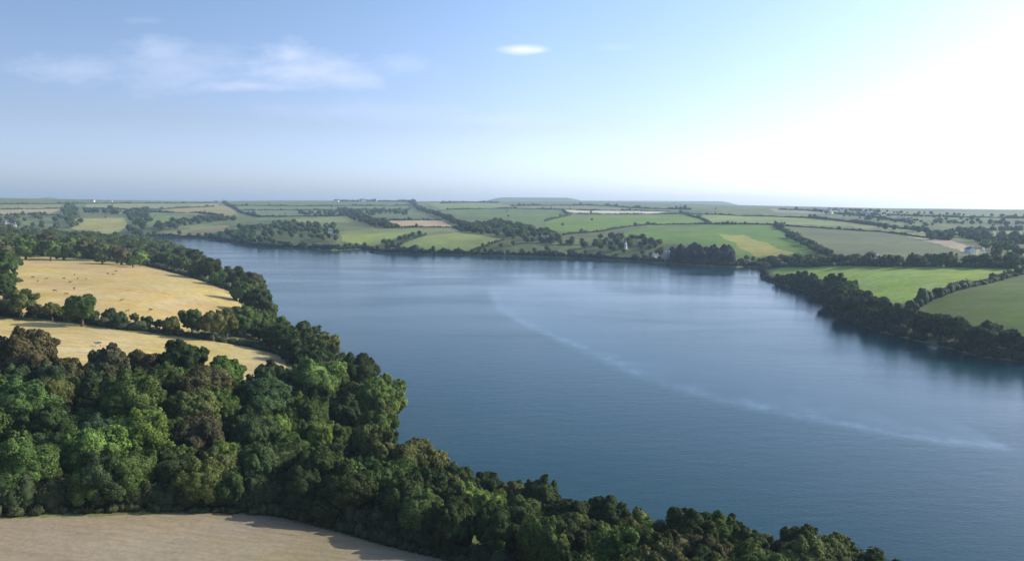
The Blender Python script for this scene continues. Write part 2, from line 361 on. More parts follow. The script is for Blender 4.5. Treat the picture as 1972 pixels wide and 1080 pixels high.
def leaves(Pn, Nn, s, rng, jit=.8):
    n = len(Pn); a = unit(Nn + rng.normal(0, jit * .6, (n, 3)))
    t = unit(np.cross(a, rng.normal(0, 1, (n, 3)))); b_ = np.cross(a, t)
    s = s[:, None]; e = rng.uniform(.55, .9, (n, 1))
    q = np.stack([Pn - t * s, Pn - b_ * s * e, Pn + t * s, Pn + b_ * s * e], 1)
    return q.reshape(-1, 3), np.arange(4 * n).reshape(n, 4), np.repeat(unit(Nn * .7 + .8 * a), 4, 0)

def crown_mesh(name, seed, nl, per, ls, sub, mat, tall=.85, core=.9, raw=False, n3=0):
    rng = np.random.default_rng(seed)
    i = np.arange(nl) + .5; zz = 1 - i / nl * 1.72; th = i * 2.39996 + rng.uniform(0, 6)
    rad = np.sqrt(np.clip(1 - zz * zz, 0, 1))
    d = unit(np.stack([rad * np.cos(th), rad * np.sin(th), zz], -1) + rng.normal(0, .13, (nl, 3)))
    lop = 1 + .16 * np.sin(3 * th + rng.uniform(0, 6)) + rng.normal(0, .06, nl)
    dist = rng.uniform(.50, .82, nl) * lop; lr = rng.uniform(.18, .40, nl)
    C = d * dist[:, None] * np.array([1, 1, tall])
    # finer second generation of lumps
    k2 = int(nl * 2.2); j = rng.integers(0, nl, k2); dd = unit(d[j] + rng.normal(0, .75, (k2, 3)))
    C2 = C[j] + dd * (lr[j] * .85)[:, None]; r2 = rng.uniform(.10, .19, k2)
    k3 = int(nl * n3); j = rng.integers(0, len(C) + k2, k3); CA = np.vstack([C, C2]); RA = np.concatenate([lr, r2]); d3 = unit(unit(CA[j]) * .8 + rng.normal(0, .7, (k3, 3)))
    C = np.vstack([CA, CA[j] + d3 * (RA[j] * .95)[:, None]]); lr = np.concatenate([RA, rng.uniform(.05, .10, k3)])
    Rv = np.repeat(lr[:, None], 3, 1) * np.array([1, 1, .85])
    V1, F1, N1 = blobs(C, Rv * core, sub, rng, .16)
    Vc, Fc, Nc = blobs(np.zeros((1, 3)), np.array([[.70, .70, .62 * tall / .85]]) , 3 if sub > 1 else 2, rng, .1)
    # leaves
    cnt = rng.poisson(per * (lr / .3) ** 2 * np.where(lr < .1, 1.6, 1)); idx = np.repeat(np.arange(len(C)), cnt); dirs = unit(rng.normal(0, 1, (len(idx), 3)) + unit(C[idx]) * .9)
    Pn = C[idx] + dirs * Rv[idx] * rng.uniform(.88, 1.22, (len(idx), 1))
    ok = np.ones(len(idx), bool)
    for q in range(nl):
        ok &= (np.linalg.norm((Pn - C[q]) / (Rv[q] * .85), axis=1) > 1) | (idx == q)
    ok &= Pn[:, 2] > -.95 * tall
    Pn, dirs = Pn[ok], dirs[ok]
    V2, F2, N2 = leaves(Pn, unit(dirs + unit(Pn) * .5), ls * rng.uniform(.6, 1.4, len(Pn)), rng)
    VV = np.vstack([Vc, V1, V2]); NN = unit(np.vstack([Nc, N1 * .8 + unit(V1) * .3, N2]))
    VV = VV * np.array([1.06 / np.percentile(np.hypot(VV[:, 0], VV[:, 1]), 98)] * 2 + [tall * 1.04 / np.percentile(VV[:, 2], 99)])
    if raw: return VV, np.vstack([Fc, F1 + len(Vc)]), F2 + len(Vc) + len(V1)
    me = mesh_np(name, VV, [(np.vstack([Fc, F1 + len(Vc)]), 0), (F2 + len(Vc) + len(V1), 0)], NN, [mat])
    return me

def tube(pts, rads, n=7):
    pts = np.array(pts, float); V_ = []; 
    for i_, (p_, r_) in enumerate(zip(pts, rads)):
        t = pts[min(i_ + 1, len(pts) - 1)] - pts[max(i_ - 1, 0)]; t = t / np.linalg.norm(t)
        a = np.cross(t, [0.31, .95, .1]); a /= np.linalg.norm(a); b_ = np.cross(t, a)
        for k in range(n): V_.append(p_ + r_ * (math.cos(6.2832 * k / n) * a + math.sin(6.2832 * k / n) * b_))
    F_ = [[i_ * n + k, i_ * n + (k + 1) % n, (i_ + 1) * n + (k + 1) % n, (i_ + 1) * n + k] for i_ in range(len(pts) - 1) for k in range(n)]
    return V_, F_

def trunk_mesh(seed):            # unit: crown radius 1, crown centre at z = 1.75 ; trunk from 0
    rnd = random.Random(seed); V_, F_ = [], []
    def add(p_, r_):
        v, f_ = tube(p_, r_); k = len(V_); V_.extend(v); F_.extend([[a + k for a in q] for q in f_])
    lean = (rnd.uniform(-.08, .08), rnd.uniform(-.08, .08))
    add([(0, 0, -.25), (0, 0, .05), (lean[0] * .5, lean[1] * .5, .7), (lean[0], lean[1], 1.5), (lean[0] * 1.3, lean[1] * 1.3, 2.1)], [.15, .11, .085, .06, .02])
    for k in range(6):
        a = k * 1.05 + rnd.uniform(-.3, .3); z0 = rnd.uniform(.75, 1.3); L = rnd.uniform(.45, .7)
        add([(lean[0] * .6, lean[1] * .6, z0), (math.cos(a) * L * .45, math.sin(a) * L * .45, z0 + .28), (math.cos(a) * L, math.sin(a) * L, z0 + .55)], [.055, .038, .014])
    return mesh_np('trunk', np.array(V_), [(np.array(F_), 0)], mats=[BARK])

HI = [crown_mesh('crown_foliage', 10 + s, 30, 620, .036, 2, LEAF, t, .76, n3=9) for s, t in enumerate((.85, .95, .8, 1.0, .9, .85, .92))]
MID = [crown_mesh('crown_foliage', 40 + s, 24, 240, .05, 2, LEAF, t, .8, n3=4) for s, t in enumerate((.85, .95, .8, .9))]
LOW = [crown_mesh('crown_foliage', 60 + s, 13, 34, .10, 1, LEAF, t, .92) for s, t in enumerate((.8, .9, .75, .85))]
TR = [trunk_mesh(s) for s in range(4)]
COLS = {'B': ('bright green', (.140, .205, .044)), 'G': ('mid green', (.082, .128, .030)), 'D': ('dark green', (.046, .070, .021)),  # dark green also carries painted shade for some crowns in shadow
        'O': ('olive green', (.112, .128, .038)), 'R': ('reddish brown', (.090, .086, .036)), 'U': ('blue green', (.060, .098, .036)), 'Y': ('yellow green', (.19, .24, .045))}
TREES = []      # dicts
LIFT = {'hedge between the stubble fields': 1.42, 'hedge between the two right fields': 1.2}
def add_tree(x, y, r, key, region, kind='broad'):
    TREES.append(dict(x=x, y=y, r=r, key=key, region=region, kind=kind))
def crown_at(px, py, rpx, key, region, rmin=1.6, rmax=9):
    hc = 9.0
    for _ in range(3):
        x, y = hit(px, py, lift=hc); dist = math.hypot(x, y) * 1.02
        r = min(max(rpx * dist / F, rmin), rmax); hc = LIFT.get(region, 1.12) * r
    add_tree(x, y, r, key, region)

NW = 'near wood'
z7 = lambda a, b, r: (a / 2.3475, 620 + b / 2.3475, r / 2.3475)
for a, b, r, k in [(110,178,108,'R'),(290,228,80,'R'),(490,212,84,'R'),(640,195,88,'R'),(820,188,98,'D'),(90,360,120,'G'),(250,345,85,'O'),(430,330,85,'D'),
    (600,345,140,'G'),(930,300,110,'R'),(1010,240,80,'G'),(1180,335,115,'U'),(870,400,115,'O'),(1430,262,112,'B'),(1610,225,100,'D'),(1715,360,105,'B'),
    (1560,410,90,'D'),(1400,430,90,'G'),(650,540,110,'B'),(420,600,120,'B'),(120,640,130,'G'),(890,520,120,'R'),(1140,500,110,'U'),(1290,555,90,'G'),
    (1440,545,80,'Y'),(1000,620,90,'B'),(580,700,100,'G'),(360,750,85,'G'),(120,790,115,'U'),(840,740,105,'O'),(1170,660,105,'U'),(1440,660,130,'D'),
    (1690,590,125,'O'),(1250,790,110,'D'),(1560,760,130,'D'),(1010,760,80,'D'),(1700,470,90,'G')]:  # some D crowns here are shaded trees, their shadow put into the leaf colour
    crown_at(*z7(a, b, r), k, NW)
BK = 'river bank wood at the bottom'
for px, py, r, k in [(792,882,58,'O'),(872,912,46,'O'),(926,926,38,'B'),(982,938,30,'G'),(905,968,42,'B'),(1030,960,36,'R'),(1100,968,44,'O'),(1172,990,46,'B'),
    (1258,992,42,'G'),(1370,1012,46,'R'),(1432,1026,42,'O'),(1510,1050,38,'O'),(1580,1058,46,'G'),(1652,1068,38,'O'),(1090,1040,50,'D'),(1000,1010,48,'D'),(1210,1050,45,'D'),
    (870,1010,50,'D'),(780,960,55,'D'),(1310,1060,45,'R')]:
    crown_at(px, py, r, k, BK)
z6 = lambda a, b, r: (a / 3.521, 460 + b / 3.521, r / 3.521)
HG = 'hedge between the stubble fields'
for a, b, r, k in [(550,448,88,'G'),(350,475,48,'O'),(425,490,30,'D'),(130,405,82,'O'),(235,465,44,'R'),(40,450,44,'D'),(745,515,36,'D'),(820,545,40,'U'),(915,535,28,'O'),(645,515,24,'D'),
    (1000,560,36,'D'),(1080,570,34,'D'),(1160,570,52,'O'),(1300,545,66,'G'),(1440,570,80,'O'),(1530,560,85,'O')]:
    crown_at(*z6(a, b, r), k, HG)
LB = 'left bank shore'
for a, b, r, k in [(1650,560,95,'G'),(1760,570,85,'G'),(1740,400,110,'D'),(1830,470,60,'G'),(1580,245,92,'D'),(1700,270,95,'R'),(1640,340,70,'G'),(1420,200,65,'D'),(1330,190,60,'O'),(1310,120,62,'D'),(1220,95,55,'D'),
    (1130,75,45,'D'),(1050,60,40,'D'),(1230,160,50,'U'),(1480,260,50,'G'),(1900,640,110,'D'),(2040,640,120,'D'),(2190,700,110,'O'),(2000,740,90,'D'),(2130,790,80,'D'),(2260,780,70,'O')]:
    crown_at(*z6(a, b, r), k, LB)
UP = 'tree row above the upper stubble field'
for a, b, r, k in [(20,60,60,'R'),(40,170,70,'G'),(30,260,70,'G'),(20,340,60,'D'),(170,60,60,'G'),(260,50,55,'G'),(340,70,60,'G'),(430,80,50,'D'),(570,60,55,'R'),(640,80,55,'D'),(730,70,60,'O'),(820,100,60,'R'),(690,120,40,'O'),
    (890,60,40,'D'),(950,120,50,'B'),(900,150,36,'G'),(960,50,35,'O'),(520,110,30,'G'),(1010,80,35,'D'),(200,20,50,'D'),(320,10,45,'R'),(480,20,50,'G'),(760,20,45,'D'),(850,30,40,'D'),(100,20,45,'O')]:
    crown_at(*z6(a, b, r), k, UP)
z5 = lambda a, b, r: (1450 + a / 3.777, 480 + b / 3.777, r / 3.777)
RB = 'right bank shore'
for a, b, r, k in [(85,120,36,'R'),(60,100,30,'O'),(85,175,26,'D'),(190,215,36,'D'),(260,235,34,'D'),(440,245,62,'D'),(610,250,75,'D'),(560,330,70,'D'),(670,350,55,'D'),(770,385,70,'D'),(660,430,70,'D'),(930,410,70,'D'),(880,480,80,'D'),
    (1010,480,70,'D'),(1130,490,60,'D'),(1250,545,75,'D'),(1370,560,75,'D'),(1480,580,75,'D'),(1600,640,80,'D'),(1740,640,80,'D'),(1860,640,66,'D'),(1960,690,60,'D'),(2050,700,70,'D'),
    (330,260,40,'D'),(500,290,45,'D')]:
    crown_at(*z5(a, b, r), k, RB)
RH = 'hedge between the two right fields'
for a, b, r, k in [(1240,320,36,'D'),(1350,305,32,'D'),(1150,400,34,'D'),(1750,190,24,'G'),(1830,190,18,'D'),(1930,160,22,'D'),(1200,370,24,'D')]:
    crown_at(*z5(a, b, r), k, RH)
# rows that follow a shore outline
def shore_row(i0, i1, off, step, rr_, keys, region, seed, pts=SHORE):
    rnd = random.Random(seed); q = pts[i0:i1 + 1]; acc = 0
    for a, b in zip(q[:-1], q[1:]):
        L = float(np.hypot(*(b - a))); n = (b - a) / L; nrm = np.array([-n[1], n[0]])
        mid = (a + b) / 2
        if sd(*(mid + nrm * 3)) < 0: nrm = -nrm
        while acc < L:
            p_ = a + n * acc + nrm * (off + rnd.uniform(-2, 2)); r_ = rnd.uniform(*rr_)
            if float(sd(p_[0], p_[1])) > 1.5 and not any(math.hypot(t['x'] - p_[0], t['y'] - p_[1]) < .55 * (t['r'] + r_) for t in TREES):
                add_tree(float(p_[0]), float(p_[1]), r_, rnd.choice(keys), region)
            acc += step * rnd.uniform(.8, 1.25)
        acc -= L
nN = len(NEAR); f0 = nN + 8
shore_row(f0 - 1, f0 + 10, 4, 8, (3.6, 5.6), 'DDDG', RB, 3)
shore_row(f0 - 1, f0 + 8, 12, 9, (4.5, 6.5), 'DDG', RB, 4)
shore_row(0, 8, 4, 8.5, (3.5, 5.5), 'DDGOU', LB, 5)
shore_row(8, 12, 4, 7.5, (3.5, 5.2), 'DGOD', LB, 6)
shore_row(12, nN, 4, 7, (3.2, 4.8), 'DDOD', BK, 8)  # extra D keys paint the shaded side of this bank into the crowns
# everything that is land, not field and close to us is wood
rnd = random.Random(5)
gxs = [(gx_ + rnd.uniform(-2.6, 2.6), gy_ + rnd.uniform(-2.6, 2.6)) for gx_ in np.arange(-330, 130, 6.8) for gy_ in np.arange(50, 420, 6.8)]
GA = np.array(gxs); sdv = sd(GA[:, 0], GA[:, 1])
okm = (sdv > 4) & (np.abs(GA[:, 0]) < GA[:, 1] * .80 + 14)
for pg, mg in ((POLY[-1], 4.5), (POLY[-2], 3.5), (POLY[-3], 3.5)):
    okm &= ~inside(GA[:, 0], GA[:, 1], pg) & (segdist(GA[:, 0], GA[:, 1], pg) > mg)
hy = np.array([hit(x, y) for x, y in [(-80,604),(80,606),(250,633),(400,650),(520,672)]])
okm &= ~(segdist(GA[:, 0], GA[:, 1], hy, False) < 12)
for (x, y), s in zip(GA[okm], sdv[okm]):
    r_ = rnd.uniform(3.4, 5.2)
    if any(math.hypot(t['x'] - x, t['y'] - y) < .62 * (t['r'] + r_) for t in TREES): continue
    rg = NW if (math.hypot(x, y) < 262 and x < -15 and s > 12) else (BK if math.hypot(x, y) < 175 else LB)
    add_tree(float(x), float(y), r_, rnd.choice('GGGDUUBGOD' if rg == NW else 'DDDOG'), rg)

ORD = 'first second third fourth fifth sixth seventh eighth ninth tenth eleventh twelfth thirteenth fourteenth fifteenth sixteenth seventeenth eighteenth nineteenth twentieth'.split()
def label_trees(ts, noun, band_n=14, rows='front second third fourth fifth sixth seventh eighth ninth tenth eleventh'.split()):
    from collections import defaultdict
    reg = defaultdict(list)
    for t in ts: reg[t['region']].append(t)
    for rg, L in reg.items():
        L.sort(key=lambda t: math.hypot(t['x'], t['y']))
        nb = max(1, round(len(L) / band_n)); 
        for bi in range(nb):
            B = L[bi * len(L) // nb:(bi + 1) * len(L) // nb]
            ck = defaultdict(list)
            for t in B: ck[t['key']].append(t)
            for k, T in ck.items():
                T.sort(key=lambda t: t['x'] / t['y'])
                for j, t in enumerate(T):
                    first = 'only' if len(T) == 1 else ORD[min(j, 19)]
                    row = f", {rows[min(bi, 10)]} row" if nb > 1 else ''
                    fl = ' from left' if len(T) > 1 else ''
                    t['label'] = f"{first} {COLS[k][0]} {noun}{fl}{row}, {rg}"
# ------------------------------------------------------------------ far trees: belts, woods
FT = []
def belt(pts, step, r0, r1, keys, region, jit=4, seed=0, two=0):
    rn = random.Random(seed + int(pts[0][0])); W_ = np.array(P(pts)); acc = 0
    for a, b in zip(W_[:-1], W_[1:]):
        L = max(float(np.hypot(*(b - a))), .01); n = (b - a) / L
        while acc < L:
            for _ in range(1 + two):
                p_ = a + n * acc + np.array([rn.gauss(0, jit), rn.gauss(0, jit)]); r_ = rn.uniform(r0, r1)
                if float(sd(p_[0], p_[1])) > 3: FT.append(dict(x=float(p_[0]), y=float(p_[1]), r=r_, key=rn.choice(keys), region=region))
            acc += step * rn.uniform(.7, 1.4)
        acc -= L
def wood(pts, step, r0, r1, keys, region, seed=0):
    rn = random.Random(seed + 9); W_ = np.array(P(pts)); lo, hi_ = W_.min(0), W_.max(0)
    n = int((hi_[0] - lo[0]) * (hi_[1] - lo[1]) / step ** 2); n = min(n, 4000)
    x = np.array([rn.uniform(lo[0], hi_[0]) for _ in range(n)]); y = np.array([rn.uniform(lo[1], hi_[1]) for _ in range(n)])
    k = inside(x, y, W_) & (sd(x, y) > 3)
    for a, b in zip(x[k], y[k]): FT.append(dict(x=float(a), y=float(b), r=rn.uniform(r0, r1), key=rn.choice(keys), region=region))
belt([(1478,508),(1560,512),(1700,512),(1860,512),(1960,516)], 9, 3.5, 6, 'DDGRO', 'row behind the light green field', 5, 1, 1)
wood([(1480,507),(1560,500),(1700,506),(1880,503),(1972,505),(1972,512),(1700,512),(1490,514)], 16, 3.5, 6, 'DDGRO', 'row behind the light green field')
belt([(1520,458),(1550,472),(1590,490)], 9, 3.5, 5.5, 'DDG', 'diagonal hedge of the bright green slope', 3, 2)
belt([(1420,508),(1440,505),(1470,508)], 9, 3, 4.5, 'DG', 'pine clump shore')
wood([(885,438),(960,428),(1000,438),(1075,455),(1085,472),(1010,470),(960,455),(900,448)], 15, 4, 7, 'DDUG', 'wood behind the light green shore field')
wood([(1085,470),(1150,462),(1190,466),(1260,466),(1280,480),(1270,498),(1180,494),(1120,480)], 15, 3.5, 6, 'DDGU', 'wood around the white tower')
belt([(1160,460),(1210,462),(1255,466)], 10, 4, 6, 'DG', 'wood around the white tower', 4)
belt([(790,390),(800,398),(830,412),(880,432),(905,442)], 16, 5, 8, 'DDU', 'diagonal tree belt')
belt([(660,405),(700,425),(745,440)], 14, 5, 8, 'DDU', 'trees left of the tan field', 10, 0, 1)
wood([(570,412),(770,404),(790,414),(700,417),(600,420)], 42, 5, 8, 'DUG', 'trees left of the tan field')
wood([(455,450),(500,436),(560,430),(640,436),(660,462),(640,476),(560,472),(480,468)], 23, 4, 6.5, 'DDUG', 'far bank wood left of centre')
wood([(420,455),(450,440),(500,440),(480,470)], 17, 4, 6.5, 'DDU', 'far bank wood left of centre', 3)
belt([(742,470),(790,458),(822,452)], 9, 3, 5, 'DDG', 'diagonal hedge by the shore', 3)
belt([(410,459),(460,470),(560,475),(640,479),(700,476)], 9, 3, 4.5, 'D', 'far shore left of centre', 2)
belt([(715,484),(800,487),(900,489),(1000,492),(1100,494),(1180,499),(1270,504)], 8, 2.6, 4, 'D', 'far shore at the centre', 2)
belt([(1000,490),(1100,492),(1200,494)], 12, 3, 4.5, 'DR', 'far shore at the centre', 6)
wood([(290,446),(330,431),(430,419),(455,425),(340,444)], 20, 5, 8, 'DDU', 'creek wood on the left')
belt([(275,455),(330,455),(400,456)], 11, 4, 6, 'D', 'creek wood on the left', 4)
wood([(245,408),(285,404),(290,430),(272,456),(245,456),(252,430)], 24, 5, 9, 'DDU', 'dark wood right of the yellow field')
belt([(140,408),(190,410),(250,414)], 13, 6, 9, 'D', 'dark wood above the yellow field', 8, 0, 1)
wood([(0,420),(90,418),(135,425),(140,442),(60,446),(0,450)], 34, 5, 8, 'DGR', 'trees at the left edge')
belt([(135,395),(130,410),(135,440)], 20, 5, 8, 'DG', 'trees at the left edge', 8)
wood([(1560,406),(1700,412),(1860,420),(1972,424),(1972,436),(1800,438),(1700,428),(1600,416)], 40, 2.2, 5, 'DU', 'hazy trees around the far village')
belt([(1800,462),(1850,455),(1900,462),(1972,472)], 14, 4, 7, 'DU', 'trees near the right edge', 10, 0, 1)
wood([(1885,478),(1972,470),(1972,500),(1890,500)], 26, 4, 7, 'DGU', 'trees near the right edge')
belt([(1700,440),(1760,446),(1830,456)], 24, 4, 7, 'DU', 'trees near the right edge', 5)
wood([(-40,452),(130,456),(250,464),(300,470),(380,500),(350,522),(260,500),(130,489),(20,486)], 8.5, 3.6, 6, 'DDGORU', 'wood above the upper stubble field')
wood([(950,470),(1000,468),(1090,480),(1100,490),(960,488)], 34, 2.5, 4, 'DGRO', 'far shore at the centre', 5)
for k in range(36):
    FT.append(dict(zip(('x', 'y'), hit(random.uniform(0, 1972), random.uniform(392, 440)))) | dict(r=random.uniform(2, 4), key=random.choice('DGU'), region='open fields across the river'))
belt([(1600,404),(1700,410),(1850,416),(1972,418)], 22, 2, 5, 'DU', 'hazy trees around the far village', 14, 0, 1)
belt([(1690,424),(1800,430),(1972,432)], 18, 2, 5, 'DU', 'hazy trees around the far village', 10, 0, 1)
FT = [t for t in FT if t['y'] > 200]
# conifers: the dark clump
CON = []
rn = random.Random(2)
for k in range(58):
    px = rn.uniform(1292, 1408); x, y = hit(px, rn.uniform(492, 508)); CON.append((x, y, rn.uniform(13, 17) * (.85 if px > 1395 or px < 1300 else 1)))
def conifer(seed):
    rng = np.random.default_rng(seed); Vs, Fs, Ns = [], [], []; k = 0
    # body
    ring = 10; lev = 12
    for i in range(lev):
        zz = .10 + .88 * i / (lev - 1); rad = .235 * (1 - (i / (lev - 1)) ** 2.8) * (1 + .14 * (i % 2)) + .008
        for j in range(ring):
            a = 6.2832 * j / ring; q = rad * rng.uniform(.75, 1.15); Vs.append((q * math.cos(a), q * math.sin(a), zz))
    body = [[i * ring + j, i * ring + (j + 1) % ring, (i + 1) * ring + (j + 1) % ring, (i + 1) * ring + j] for i in range(lev - 1) for j in range(ring)]
    n = 700; zz = rng.uniform(.06, .97, n) ** 1.1; a = rng.uniform(0, 6.28, n); rad = .25 * (1 - ((zz - .06) / .94) ** 2.8) * rng.uniform(.75, 1.15, n)
    Pn = np.stack([rad * np.cos(a), rad * np.sin(a), zz], -1); Nn = unit(np.stack([np.cos(a), np.sin(a), .4 + 0 * a], -1))
    v2, f2, n2 = leaves(Pn, Nn, rng.uniform(.02, .04, n), rng)
    V1 = np.array(Vs); me = mesh_np('conifer_foliage', np.vstack([V1, v2]), [(np.array(body), 0), (f2 + len(V1), 0)], None, [LEAF]); return me
CM = [conifer(s) for s in range(3)]
ct, cf = tube([(0, 0, -.05), (0, 0, .3), (0, 0, .9)], [.03, .024, .006]); ctm = mesh_np('trunk', np.array(ct), [(np.array(cf), 0)], mats=[BARK])
CON.sort(key=lambda c: c[0] / c[1]); 
for i, (x, y, h) in enumerate(CON):
    rt = bpy.data.objects.new('conifer_tree', None); COL.objects.link(rt); rt.location = (x, y, float(height(x, y))); rt.scale = (h * 1.6, h * 1.6, h); rt.rotation_euler.z = rn.uniform(0, 6)
    side_ = (ORD + ['twenty ' + q for q in ORD[:9]])[i if i < 29 else len(CON) - 1 - i] + (' from the left' if i < 29 else ' from the right')
    tag(rt, f'near black pine, {side_} in the clump by the far shore', 'pine tree', 'pines of the dark clump on the far shore')
    c = link('crown', CM[i % 3], rt); c.color = (.016, .028, .022, 1); link('trunk', ctm, rt)

# trees never stand on the bare field: step them back behind its edge
for t in TREES:
    for _ in range(30):
        p_ = np.array([t['x']]), np.array([t['y']])
        if inside(*p_, NEARF)[0] or segdist(*p_, NEARF)[0] < t['r'] * .75: t['x'] += .35; t['y'] += 1.0
        else: break
def low_tree(seed):
    rng = np.random.default_rng(seed)
    v0, f0_ = tube([(0, 0, -.3), (0, 0, .5), (0, 0, 1.2)], [.10, .08, .04], 5)
    nb = 11; dd = unit(rng.normal(0, 1, (nb, 3)) * [1, 1, .8] + [0, 0, .15]); C = dd * rng.uniform(.35, .65, (nb, 1)) * [1, 1, .75] + [0, 0, .88]
    v1, f1, n1 = blobs(C, np.repeat(rng.uniform(.28, .48, nb)[:, None], 3, 1), 1, rng, .22)
    n = 200; q = unit(rng.normal(0, 1, (n, 3)) + [0, 0, .3]); v2, f2, n2 = leaves(q * rng.uniform(.7, 1.05, (n, 1)) * [1, 1, .85] + [0, 0, .88], q, rng.uniform(.06, .14, n), rng)
    k0, k1 = len(v0), len(v0) + len(v1)
    return np.vstack([v0, v1, v2]), f0_, np.asarray(f1) + k0, f2 + k1
LT = [low_tree(s) for s in range(5)]
LTM = [mesh_np('broadleaf_tree', v, [(np.array(f0_), 1), (f1, 0), (f2, 0)], mats=[LEAF, BARK]) for v, f0_, f1, f2 in LT]
MT = []
for s in range(4):
    v, fa, fb = crown_mesh('', 80 + s, 16, 60, .085, 1, None, .9, .9, True); v = v + [0, 0, 1.12]
    tv, tf = tube([(0, 0, -.25), (0, 0, .5), (0, 0, 1.4)], [.12, .09, .04], 5)
    MT.append((np.vstack([tv, v]), tf, fa + len(tv), fb + len(tv)))
ALL = TREES + FT
IR = ROT.transposed()
for t in ALL:
    t['z'] = 0
zz_ = height(np.array([t['x'] for t in ALL]), np.array([t['y'] for t in ALL]))
for t, z in zip(ALL, zz_):
    t['z'] = float(z); t['d'] = math.hypot(t['x'], t['y'])
    c = IR @ Vector((t['x'], t['y'], t['z'] + t['r'] * 1.1 - CAMH)); t['px'] = CX + F * c.x / -c.z; t['py'] = CY - F * c.y / -c.z
ALL.sort(key=lambda t: t['d'])
buf = np.zeros((1080 // 3, 1972 // 3), bool)      # how much of each tree shows: nearest first
for t in ALL:
    rp = t['r'] * F / t['d'] / 3; x, y = t['px'] / 3, t['py'] / 3
    x0, x1, y0, y1 = (int(max(0, q)) for q in (x - rp, x + rp + 1, y - rp * .9, y + rp * .9 + 1))
    sub_ = buf[y0:y1, x0:x1]; yy_, xx_ = np.mgrid[y0:y0 + sub_.shape[0], x0:x0 + sub_.shape[1]]
    m_ = ((xx_ - x) ** 2 + (yy_ - y) ** 2 / .81) < rp * rp; t['vis'] = int((m_ & ~sub_).sum()); t['frac'] = t['vis'] / max(1., 2.8 * rp * rp); sub_ |= m_
TREES = [t for t in TREES if not (t['region'] in (NW, BK) and t['d'] > 330) and not (t['vis'] == 0 and t['d'] < 200 and -60 < t['px'] < 2030 and t['py'] < 1080)]
ALL = sorted(TREES + FT, key=lambda t: -t['vis'] * min(1, .3 + t['frac']))
NIND = 296
ind, rest = ALL[:NIND], ALL[NIND:]
label_trees(ind, 'tree')
for t in ind:
    z = t['z']; dist = t['d']; r = t['r']; j = rnd.uniform(.82, 1.2); cc = COLS[t['key']][1]
    if dist < 900:
        rt = bpy.data.objects.new('broadleaf_tree', None); COL.objects.link(rt); rt.empty_display_size = 1
        me = rnd.choice(HI if dist < 270 else MID if dist < 620 else LOW); lf = LIFT.get(t['region'], 1.12)
        c = link('crown', me, rt, (0, 0, lf)); link('trunk', rnd.choice(TR), rt).scale = (1, 1, lf / 1.75)
    else: rt = c = link('broadleaf_tree', rnd.choice(LTM))
    rt.location = (t['x'], t['y'], z); rt.rotation_euler.z = rnd.uniform(0, 6.28); rt.scale = (r * rnd.uniform(.95, 1.15), r * rnd.uniform(.95, 1.15), r * rnd.uniform(.82, 1.05))
    tag(rt, t['label'], 'tree', 'broadleaf trees of the ' + t['region'])
    c.color = (cc[0] * j * rnd.uniform(.92, 1.1), cc[1] * j, cc[2] * j * rnd.uniform(.9, 1.2), 1)
Vv, Fa, Fb, Fc_, Cc, off = [], [], [], [], [], 0
for t in rest:
    v, f0_, f1, f2 = rnd.choice(MT if t['d'] < 700 else LT); a = rnd.uniform(0, 6.28); c_, s_ = math.cos(a), math.sin(a); j = rnd.uniform(.8, 1.2)
    q = v * [t['r'], t['r'], t['r'] * rnd.uniform(.85, 1.2)]; q = np.stack([q[:, 0] * c_ - q[:, 1] * s_ + t['x'], q[:, 0] * s_ + q[:, 1] * c_ + t['y'], q[:, 2] + t['z']], -1)
    Vv.append(q); Fa.append(np.array(f0_) + off); Fb.append(f1 + off); Fc_.append(f2 + off); off += len(v); Cc.append(np.tile([*[k * j for k in COLS[t['key']][1]], 1], (len(v), 1)))
me = mesh_np('smaller_trees', np.vstack(Vv), [(np.vstack(Fa), 1), (np.vstack(Fb), 0), (np.vstack(Fc_), 0)], mats=[LEAFA, BARK])
me.attributes.new('tone', 'FLOAT_COLOR', 'POINT').data.foreach_set('color', np.vstack(Cc).astype(np.float32).ravel())
o = link('smaller_trees', me); tag(o, 'smaller and half hidden trees between the large ones and over the far hills', 'trees', kind='stuff')
print('trees', len(TREES), 'far', len(FT), 'individual', len(ind), 'verts', off)

